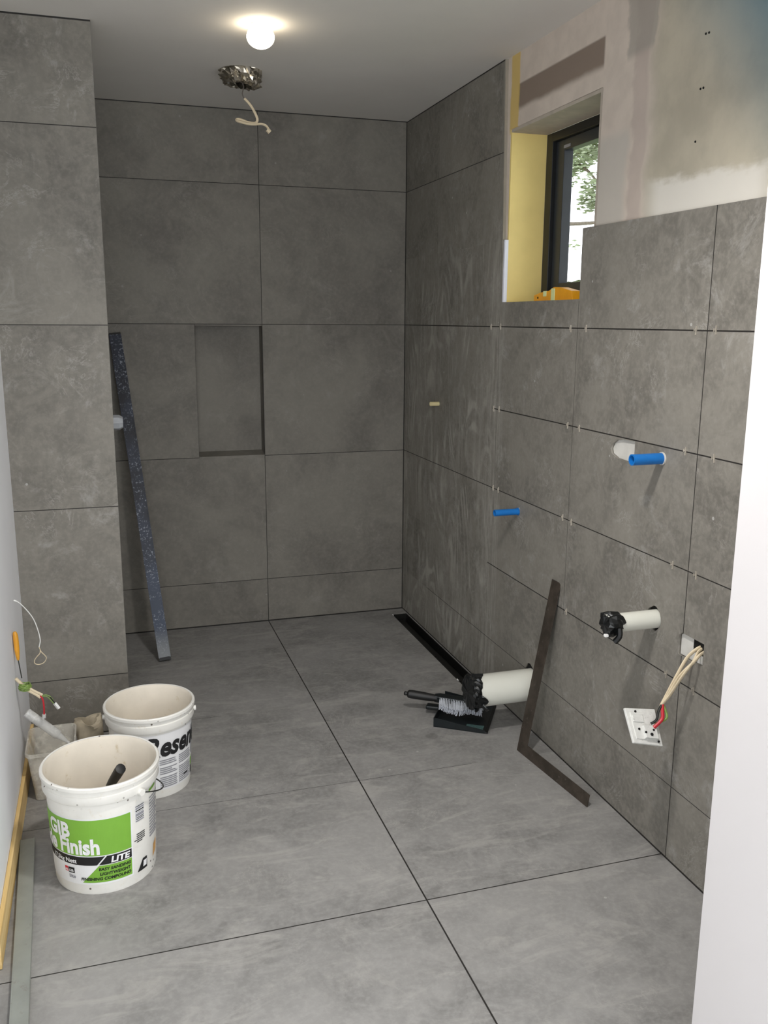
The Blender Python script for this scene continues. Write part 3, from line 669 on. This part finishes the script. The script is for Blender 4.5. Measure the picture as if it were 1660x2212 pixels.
def patch(name, F, poly_th, mat, parent, off, n=24):
    """poly_th: list of (theta_deg, z) quads corners [tl,tr,br,bl]"""
    b = nb(); (a0, z0), (a1, z1), (a2, z2), (a3, z3) = poly_th; m = 4; g = []
    for i in range(n + 1):
        f = i / n; col = []
        for j in range(m + 1):
            q = j / m; th = (a0 + (a1 - a0) * f) * (1 - q) + (a3 + (a2 - a3) * f) * q; z = (z0 + (z1 - z0) * f) * (1 - q) + (z3 + (z2 - z3) * f) * q
            col.append(b.verts.new(F(math.radians(th), z, off)))
        g.append(col)
    for i in range(n):
        for j in range(m): b.faces.new((g[i][j], g[i][j + 1], g[i + 1][j + 1], g[i + 1][j]))
    return obj(name, b, mat, parent)
def wraptext(body, F, R, right_deg, z, size, mat, parent, bold=0, shear=0, xs=1, off=.0022, left_deg=None, name='lettering', slope=0):
    me = text_mesh(body, size, bold, shear, xs); r = R(z)
    x0 = min(v.co.x for v in me.vertices); x1 = max(v.co.x for v in me.vertices)
    b = bmesh.new(); b.from_mesh(me)
    if x1 - x0 > .02:
        for k in range(1, int((x1 - x0) / .006)):
            bmesh.ops.bisect_plane(b, geom=b.verts[:] + b.edges[:] + b.faces[:], plane_co=(x0 + k * .006, 0, 0), plane_no=(1, 0, 0))
    for v in b.verts:
        th = (math.radians(right_deg) - (x1 - v.co.x) / r) if left_deg is None else math.radians(left_deg) + (v.co.x - x0) / r
        v.co = F(th, z + v.co.y + slope * (v.co.x - x0), off)
    return obj(name, b, mat, parent)

t, bk, F, R = make_bucket(-1.462, -1.853, .129, .151, .307, 'nearer white plaster bucket with a green label and a black handle poking out', 40)
lab = patch('label', F, [(-88, .218), (31, .218), (31, .030), (-88, .030)], M_paper, t, .0006, 40)
patch('green_panel', F, [(-88, .214), (29, .214), (29, .113), (-88, .113)], M_green, lab, .0012, 40)
patch('black_band', F, [(-88, .110), (0, .110), (-9, .086), (-88, .086)], M_ink, lab, .0012, 30)
patch('black_band', F, [(2, .110), (29, .110), (29, .086), (-7, .086)], M_ink, lab, .0012, 12)
patch('green_panel', F, [(-7, .084), (29, .084), (29, .036), (-26, .036)], M_green, lab, .0012, 20)
wraptext('GIB', F, R, -36, .164, .056, M_paper, lab, .0022, 0, .86)
wraptext('Trade Finish', F, R, -5, .119, .060, M_paper, lab, .0022, 0, .80)
wraptext('17.5kg Nett', F, R, -31, .091, .017, M_paper, lab, .0004, 0, 1)
wraptext('LITE', F, R, 27, .090, .023, M_paper, lab, .0009, .15, 1.1)
wraptext('EASY SANDING', F, R, 27.5, .070, .0115, M_ink, lab, .0004, .15, 1.0)
wraptext('LIGHTWEIGHT', F, R, 27.5, .0565, .0115, M_ink, lab, .0004, .15, 1.0)
wraptext('FINISHING COMPOUND', F, R, 27.5, .043, .0115, M_ink, lab, .0004, .15, 1.0)
patch('red_square', F, [(-48, .076), (-43.5, .076), (-43.5, .062), (-48, .062)], M_red, lab, .0014, 4)
patch('small_logo', F, [(-43, .076), (-35, .076), (-35, .060), (-43, .060)], M_ink, lab, .0014, 4)
wraptext('GIB', F, R, -43.6, .065, .009, M_paper, lab, .0002, 0, .8, off=.0026); wraptext('GIB', F, R, -36, .064, .010, M_paper, lab, .0002, 0, .9, off=.0026); wraptext('Site', F, R, -34, .047, .013, M_grey, lab, .0004)
bar = patch('barcode', F, [(35, .223), (47.5, .223), (47.5, .176), (35, .176)], M_paper, t, .0006, 6)
z = .221
for k, (h_, m_) in enumerate(((.003, 1), (.006, 0), (.004, 1), (.002, 1), (.009, 0), (.003, 1), (.003, 1), (.005, 0))):
    patch('bar_line', F, [(35.5, z), (47, z), (47, z - h_ + .001), (35.5, z - h_ + .001)], M_ink if m_ else M_grey, bar, .0012, 5); z -= h_ + .0015
for k in range(5): patch('small_print', F, [(36 - (k == 3) * 3, .142 - k * .0055), (48 - (k == 4) * 4, .142 - k * .0055), (48 - (k == 4) * 4, .1395 - k * .0055), (36 - (k == 3) * 3, .1395 - k * .0055)], M_ink, t, .001, 5)
patch('recycling_logo', F, [(44, .062), (51, .062), (51, .030), (36, .030)], M_ink, t, .001, 6)
patch('recycling_logo', F, [(45, .055), (50, .055), (49.5, .038), (44, .038)], M_paper, t, .0016, 5)
for k in range(14): patch('small_print', F, [(57, .222 - k * .0085), (80 - (k % 3) * 3, .222 - k * .0085), (80 - (k % 3) * 3, .2175 - k * .0085), (57, .2175 - k * .0085)], M_grey, t, .001, 8)
patch('green_strip', F, [(57, .245), (72, .247), (72, .240), (57, .238)], M_green, t, .001, 8)
patch('orange_mark', F, [(66, .074), (75, .084), (74, .052), (64, .040)], M_orange, t, .001, 6)
for th in (40, 220):
    b = nb(); p = F(math.radians(th), .262, .010); tube(b, [F(math.radians(th), .262, .008), F(math.radians(th), .262, .017)], .009, 12); obj('handle_ear', b, M_bucket, t, True)
b = nb(); pts = []
for k in range(25):
    f = k / 24; th = math.radians(40 + 180 * f); rr = .152 + .006 * math.sin(PI * f); zz = .262 - .070 * math.sin(PI * f)
    pts.append((-1.462 + rr * math.sin(th), -1.853 - rr * math.cos(th), zz))
tube(b, pts, .0019, 8); obj('bail_handle', b, M_wire, t, True)
t = thing('tool_handle', 'black rounded tool handle standing inside the nearer bucket', 'tool', (-1.44, -1.86, .04))
b = nb(); tube(b, smoothpts([(-1.475, -1.800, .08), (-1.447, -1.855, .215), (-1.418, -1.905, .292), (-1.411, -1.917, .308)], 5), .013, 14, rfn=lambda f: .008 + .0055 * min(1, f * 1.6) if f < .97 else .008); obj('grip', b, M_rub, t, True)
b = nb(); box(b, -.030, .030, -.0015, .0015, 0, .06, .0005, 0, Matrix.Translation((-1.483, -1.785, .034))); obj('blade', b, M_steel, t)

t, bk, F, R = make_bucket(-1.317, -1.429, .116, .139, .273, 'farther white paint bucket with large black lettering and grey small print', 60)
lab = patch('label', F, [(-60, .214), (125, .214), (125, .028), (-60, .028)], M_paper, t, .0006, 60)
wraptext('Resene', F, R, 120, .142, .088, M_ink, lab, .0030, .25, .82, left_deg=-11.5)
for c_, (a, bb_) in enumerate(((8, 36), (38.5, 68))):
    for k in range(15):
        if c_ == 0 and k in (3, 8): continue
        if c_ == 1 and k == 5: continue
        if k in (4,) and c_ == 1: pass
        zt = .128 - k * .0064; patch('small_print', F, [(a, zt), (bb_ - random.choice((0, 2, 6)), zt), (bb_ - 2, zt - .0040), (a, zt - .0040)], M_grey, lab, .0012, 10)
patch('white_band', F, [(26, .099), (71, .099), (71, .090), (26, .090)], M_paper, lab, .002, 12)
patch('green_strip', F, [(69, .094), (75, .094), (75, .062), (69, .062)], M_green, lab, .0016, 4)
patch('black_strip', F, [(69, .060), (75, .060), (75, .034), (69, .034)], M_ink, lab, .0016, 4)
patch('black_strip', F, [(48, .056), (58, .056), (58, .051), (48, .051)], M_ink, lab, .0018, 4)
patch('shadow_panel', F, [(71, .196), (82, .196), (82, .10), (71, .10)], M_grey, lab, .0010, 6)
for th in (88, 268):
    b = nb(); tube(b, [F(math.radians(th), .235, .007), F(math.radians(th), .235, .014)], .008, 12); obj('handle_ear', b, M_bucket, t, True)
b = nb(); pts = []
for k in range(21):
    f = k / 20; th = math.radians(88 + 180 * f); rr = .137 + .006 * math.sin(PI * f); zz = .235 - .10 * math.sin(PI * f)
    pts.append((-1.317 + rr * math.sin(th), -1.429 - rr * math.cos(th), zz))
tube(b, pts, .0016, 8); obj('bail_handle', b, M_wire, t, True)
b = nb(); lathe(b, [(0, .060), (.07, .0605), (.112, .058), (.112, .056), (0, .055)], 40, Matrix.Translation((-1.317, -1.429, 0)), wob=lambda j, a: (0, random.uniform(-.001, .001))); obj('bucket_contents', b, M_inside, t, True)

# ------------------------------------------------------------------ clear tub, tube, paper sleeve
t = thing('plastic_tub', 'open cloudy clear plastic tub behind the nearer bucket against the left wall', 'tub', (-1.615, -1.375, 0))
def rrect(hx, hy, r, z, cx=-1.614, cy=-1.375, n=5):
    o = []
    for qx, qy, a0 in ((1, 1, 0), (-1, 1, 90), (-1, -1, 180), (1, -1, 270)):
        for k in range(n + 1):
            a = math.radians(a0 + 90 * k / n); o.append(Vector((cx + qx * (hx - r) + r * math.cos(a), cy + qy * (hy - r) + r * math.sin(a), z)))
    return o
b = nb(); loops = [rrect(.052, .078, .015, .002), rrect(.060, .086, .018, .08), rrect(.066, .094, .02, .148), rrect(.072, .100, .022, .152), rrect(.072, .100, .022, .162), rrect(.0675, .0955, .02, .162), rrect(.0645, .092, .019, .146), rrect(.058, .084, .017, .08), rrect(.050, .076, .014, .005)]
vs = [[b.verts.new(p) for p in L_] for L_ in loops]; n = len(vs[0])
for i in range(len(vs) - 1):
    for k in range(n): b.faces.new((vs[i][k], vs[i][(k + 1) % n], vs[i + 1][(k + 1) % n], vs[i + 1][k]))
b.faces.new(vs[0]); b.faces.new(vs[-1]); bmesh.ops.recalc_face_normals(b, faces=b.faces[:]); obj('tub_body', b, M_clear, t, True)
b = nb(); lp = [rrect(.049, .075, .014, .006), rrect(.057, .083, .016, .07)]
v2 = [[b.verts.new(p + Vector((0, 0, random.uniform(-.006, .006) if i else 0))) for p in L_] for i, L_ in enumerate(lp)]
for k in range(n): b.faces.new((v2[0][k], v2[0][(k + 1) % n], v2[1][(k + 1) % n], v2[1][k]))
b.faces.new(v2[0][::-1]); b.faces.new(v2[1]); obj('tub_contents', b, simple('dried grey mortar', (206, 200, 188), .9, var=.1, scale=40, dirt=(168, 162, 150)), t)
t = thing('sealant_tube', 'clear white plastic tube leaning from the left wall into the clear tub', 'tube', (-1.63, -1.39, .2))
T0 = Vector((-1.680, -1.372, .258)); T1 = Vector((-1.572, -1.385, .155)); td = (T1 - T0).normalized()
b = nb(); tube(b, [T0, T0 + td * .003, T0 + td * .118, T0 + td * .122], .0145, 20, rfn=lambda f: .012 if f in (0, 1) else .0145); obj('tube_body', b, M_tube, t, True)
b = nb(); tube(b, [T0 + td * .120, T0 + td * .128, T0 + td * .162], .006, 14, rfn=lambda f: (.012, .010, .004)[round(f * 2)]); obj('nozzle', b, M_tube, t, True)
t = thing('paper_sleeve', 'crumpled plaster-stained paper sleeve standing beside the farther bucket', 'paper', (-1.507, -1.185, 0))
def ws_(j, a): return (.006 * math.sin(3 * a + j) + random.uniform(-.003, .003), .007 * math.sin(2 * a + 1) * (j in (4, 5, 6, 7)) + random.uniform(-.002, .002))
b = nb(); lathe(b, [(0, .002), (.040, .0), (.041, .04), (.040, .09), (.045, .118), (.043, .128), (.032, .128), (.028, .115), (.030, .05), (0, .045)], 30, Matrix.Translation((-1.507, -1.185, 0)), wob=lambda j, a: ws_(j, a) if j not in (0, 9) else (0, 0)); obj('sleeve', b, M_sack, t, True)

# ------------------------------------------------------------------ left wall wiring
WX = XL
t = thing('wall_cable', 'thin white cable with a twisted loop hanging out of the left wall', 'cable', (WX, -1.22, .56))
b = nb(); tube(b, smoothpts([(WX - .001, -1.255, .583), (-1.682, -1.252, .568), (-1.653, -1.25, .524), (-1.640, -1.25, .485), (-1.634, -1.25, .445), (-1.639, -1.25, .420)], 6), .0016, 8, rfn=lambda f: .0024 if f < .12 else .0015)
obj('cord', b, M_conn, t, True)
b = nb(); tube(b, smoothpts([(-1.639, -1.25, .422), (-1.634, -1.25, .405), (-1.624, -1.249, .391), (-1.620, -1.247, .380), (-1.628, -1.246, .366), (-1.643, -1.246, .361), (-1.655, -1.247, .366), (-1.655, -1.249, .378), (-1.646, -1.251, .391), (-1.638, -1.252, .400), (-1.636, -1.251, .410)], 6), .0014, 8)
obj('loop', b, M_cream, t, True)
t = thing('screwdriver', 'thin screwdriver with an orange handle hanging upright against the left wall', 'screwdriver', (WX + .01, -1.37, .46))
b = nb(); tube(b, smoothpts([(WX + .006, -1.375, .520), (WX + .008, -1.375, .505), (WX + .009, -1.375, .46), (WX + .010, -1.375, .43)], 5), .006, 12, rfn=lambda f: .002 + .006 * math.sin(PI * min(.96, max(.06, f * .8 + .12)))); obj('handle', b, M_amber, t, True)
b = nb(); tube(b, [(WX + .010, -1.375, .432), (WX + .016, -1.377, .372)], .0016, 8); obj('shaft', b, M_wire, t, True)
t = thing('wire_bundle', 'green earth wires with cream sheaths, red wire and white connector hanging from left wall', 'wires', (WX, -1.39, .35))
b = nb()
for k in range(9):
    a0 = random.uniform(0, 6); c = Vector((-1.676, -1.39, .348)); q = Matrix.Rotation(random.uniform(0, PI), 3, 'Z') @ Matrix.Rotation(random.uniform(-.9, .9), 3, 'X')
    tube(b, smoothpts([c + q @ Vector((.017 * math.cos(a0 + j * .9) + .002 * math.sin(j), .017 * math.sin(a0 + j * .9), (j - 3) * .002)) for j in range(8)], 4), .0016, 6)
obj('earth_coil', b, M_gwire, t)
b = nb(); tube(b, [(-1.700, -1.39, .378), (-1.680, -1.39, .352)], .005, 8); obj('cable_end', b, M_cream, t, True)
for k in range(2):
    b = nb(); tube(b, smoothpts([(-1.668 - k * .004, -1.395, .347 - k * .007), (-1.648, -1.398, .333 - k * .009), (-1.628 - k * .006, -1.40, .320 - k * .008)], 4), .0042, 10, flat=(1, .6)); obj('cable_sheath', b, M_cream, t, True)
b = nb(); tube(b, smoothpts([(-1.634, -1.40, .318), (-1.628, -1.40, .306), (-1.626, -1.402, .285), (-1.627, -1.402, .256)], 5), .0026, 8); obj('red_wire', b, M_rwire, t, True)
b = nb(); tube(b, [(-1.627, -1.402, .258), (-1.628, -1.402, .246)], .006, 10); obj('clear_connector', b, M_tube, t, True)
b = nb(); tube(b, smoothpts([(-1.630, -1.40, .319), (-1.615, -1.40, .318), (-1.603, -1.40, .308), (-1.596, -1.40, .292)], 5), .0014, 8); tube(b, smoothpts([(-1.630, -1.40, .316), (-1.616, -1.40, .313), (-1.606, -1.40, .301), (-1.596, -1.40, .286)], 5), .0014, 8); obj('earth_wire', b, M_gwire, t, True)
b = nb(); tube(b, smoothpts([(-1.606, -1.401, .311), (-1.600, -1.401, .300), (-1.592, -1.40, .284)], 4), .0017, 8); obj('black_wire', b, M_bwire, t, True)
b = nb(); tube(b, [(-1.595, -1.40, .289), (-1.584, -1.40, .270)], .0055, 4); obj('white_connector', b, M_conn, t)

# ------------------------------------------------------------------ outside
b = nb(); box(b, .4, 26, -4, 26, -.5, -.3); struct(obj('ground', b, M_lawn))
def leaves(bm, c, rad, n, s):
    for _ in range(n):
        while True:
            p = Vector((random.uniform(-1, 1), random.uniform(-1, 1), random.uniform(-1, 1)))
            if p.length < 1: break
        p = Vector(c) + Vector((p.x * rad[0], p.y * rad[1], p.z * rad[2]))
        q = Matrix.Rotation(random.uniform(0, 6.28), 3, 'Z') @ Matrix.Rotation(random.uniform(-1.2, 1.2), 3, 'X')
        w = s * random.uniform(.6, 1.2)
        vs = [bm.verts.new(p + q @ Vector(v)) for v in ((-w, 0, 0), (0, -w * .35, .02 * w), (w, 0, 0), (0, w * .35, .02 * w))]
        bm.faces.new(vs)
t = thing('tree', 'green tree branches outside seen through the window', 'tree', (3.1, 5.2, -.3))
b = nb(); tube(b, smoothpts([(3.1, 5.2, -.3), (3.15, 5.1, 1.6), (3.0, 5.0, 3.2), (3.1, 4.9, 4.6)], 6), .12, 12, rfn=lambda f: .16 - .09 * f); obj('trunk', b, M_bark, t, True)
b = nb()
for p in (((3.05, 5.0, 2.6), (3.1, 4.4, 2.42), (3.0, 3.5, 2.33), (3.0, 3.0, 2.32)), ((3.0, 5.0, 3.3), (3.05, 4.2, 3.25), (3.0, 3.4, 3.15), (2.9, 2.9, 2.95)), ((3.0, 5.0, 3.0), (3.1, 4.1, 2.95), (3.1, 3.6, 2.7))):
    tube(b, smoothpts(p, 6), .02, 7, rfn=lambda f: .028 - .02 * f)
obj('branch', b, M_bark, t, True)
b = nb()
for c, r, n in (((3.05, 4.0, 3.12), (.25, .35, .30), 1700), ((3.0, 3.5, 3.08), (.3, .3, .22), 900), ((3.0, 4.02, 2.82), (.12, .14, .14), 170), ((3.0, 3.48, 2.62), (.14, .16, .16), 330), ((3.0, 3.56, 2.50), (.13, .13, .08), 130), ((3.0, 3.75, 2.95), (.15, .15, .12), 120), ((3.0, 3.9, 2.16), (.12, .15, .06), 18), ((3.0, 3.0, 3.2), (.3, .4, .3), 500), ((3.0, 4.6, 3.6), (.9, .7, .6), 1500)):
    leaves(b, c, r, n, .038)
obj('foliage', b, M_leaf, t)
t = thing('hedge', 'low distant hedge outside below the window view', 'hedge', (8, 12.5, -.3))
b = nb(); leaves(b, (8.0, 12.5, 1.42), (2.2, 3.2, .82), 9000, .16); obj('foliage', b, M_hedge, t)
b = nb()
for k in range(7): tube(b, [(6.5 + k * .5, 10.5 + k * .65, -.3), (6.5 + k * .5, 10.5 + k * .65, 1.2)], .05, 6)
obj('stems', b, M_bark, t)
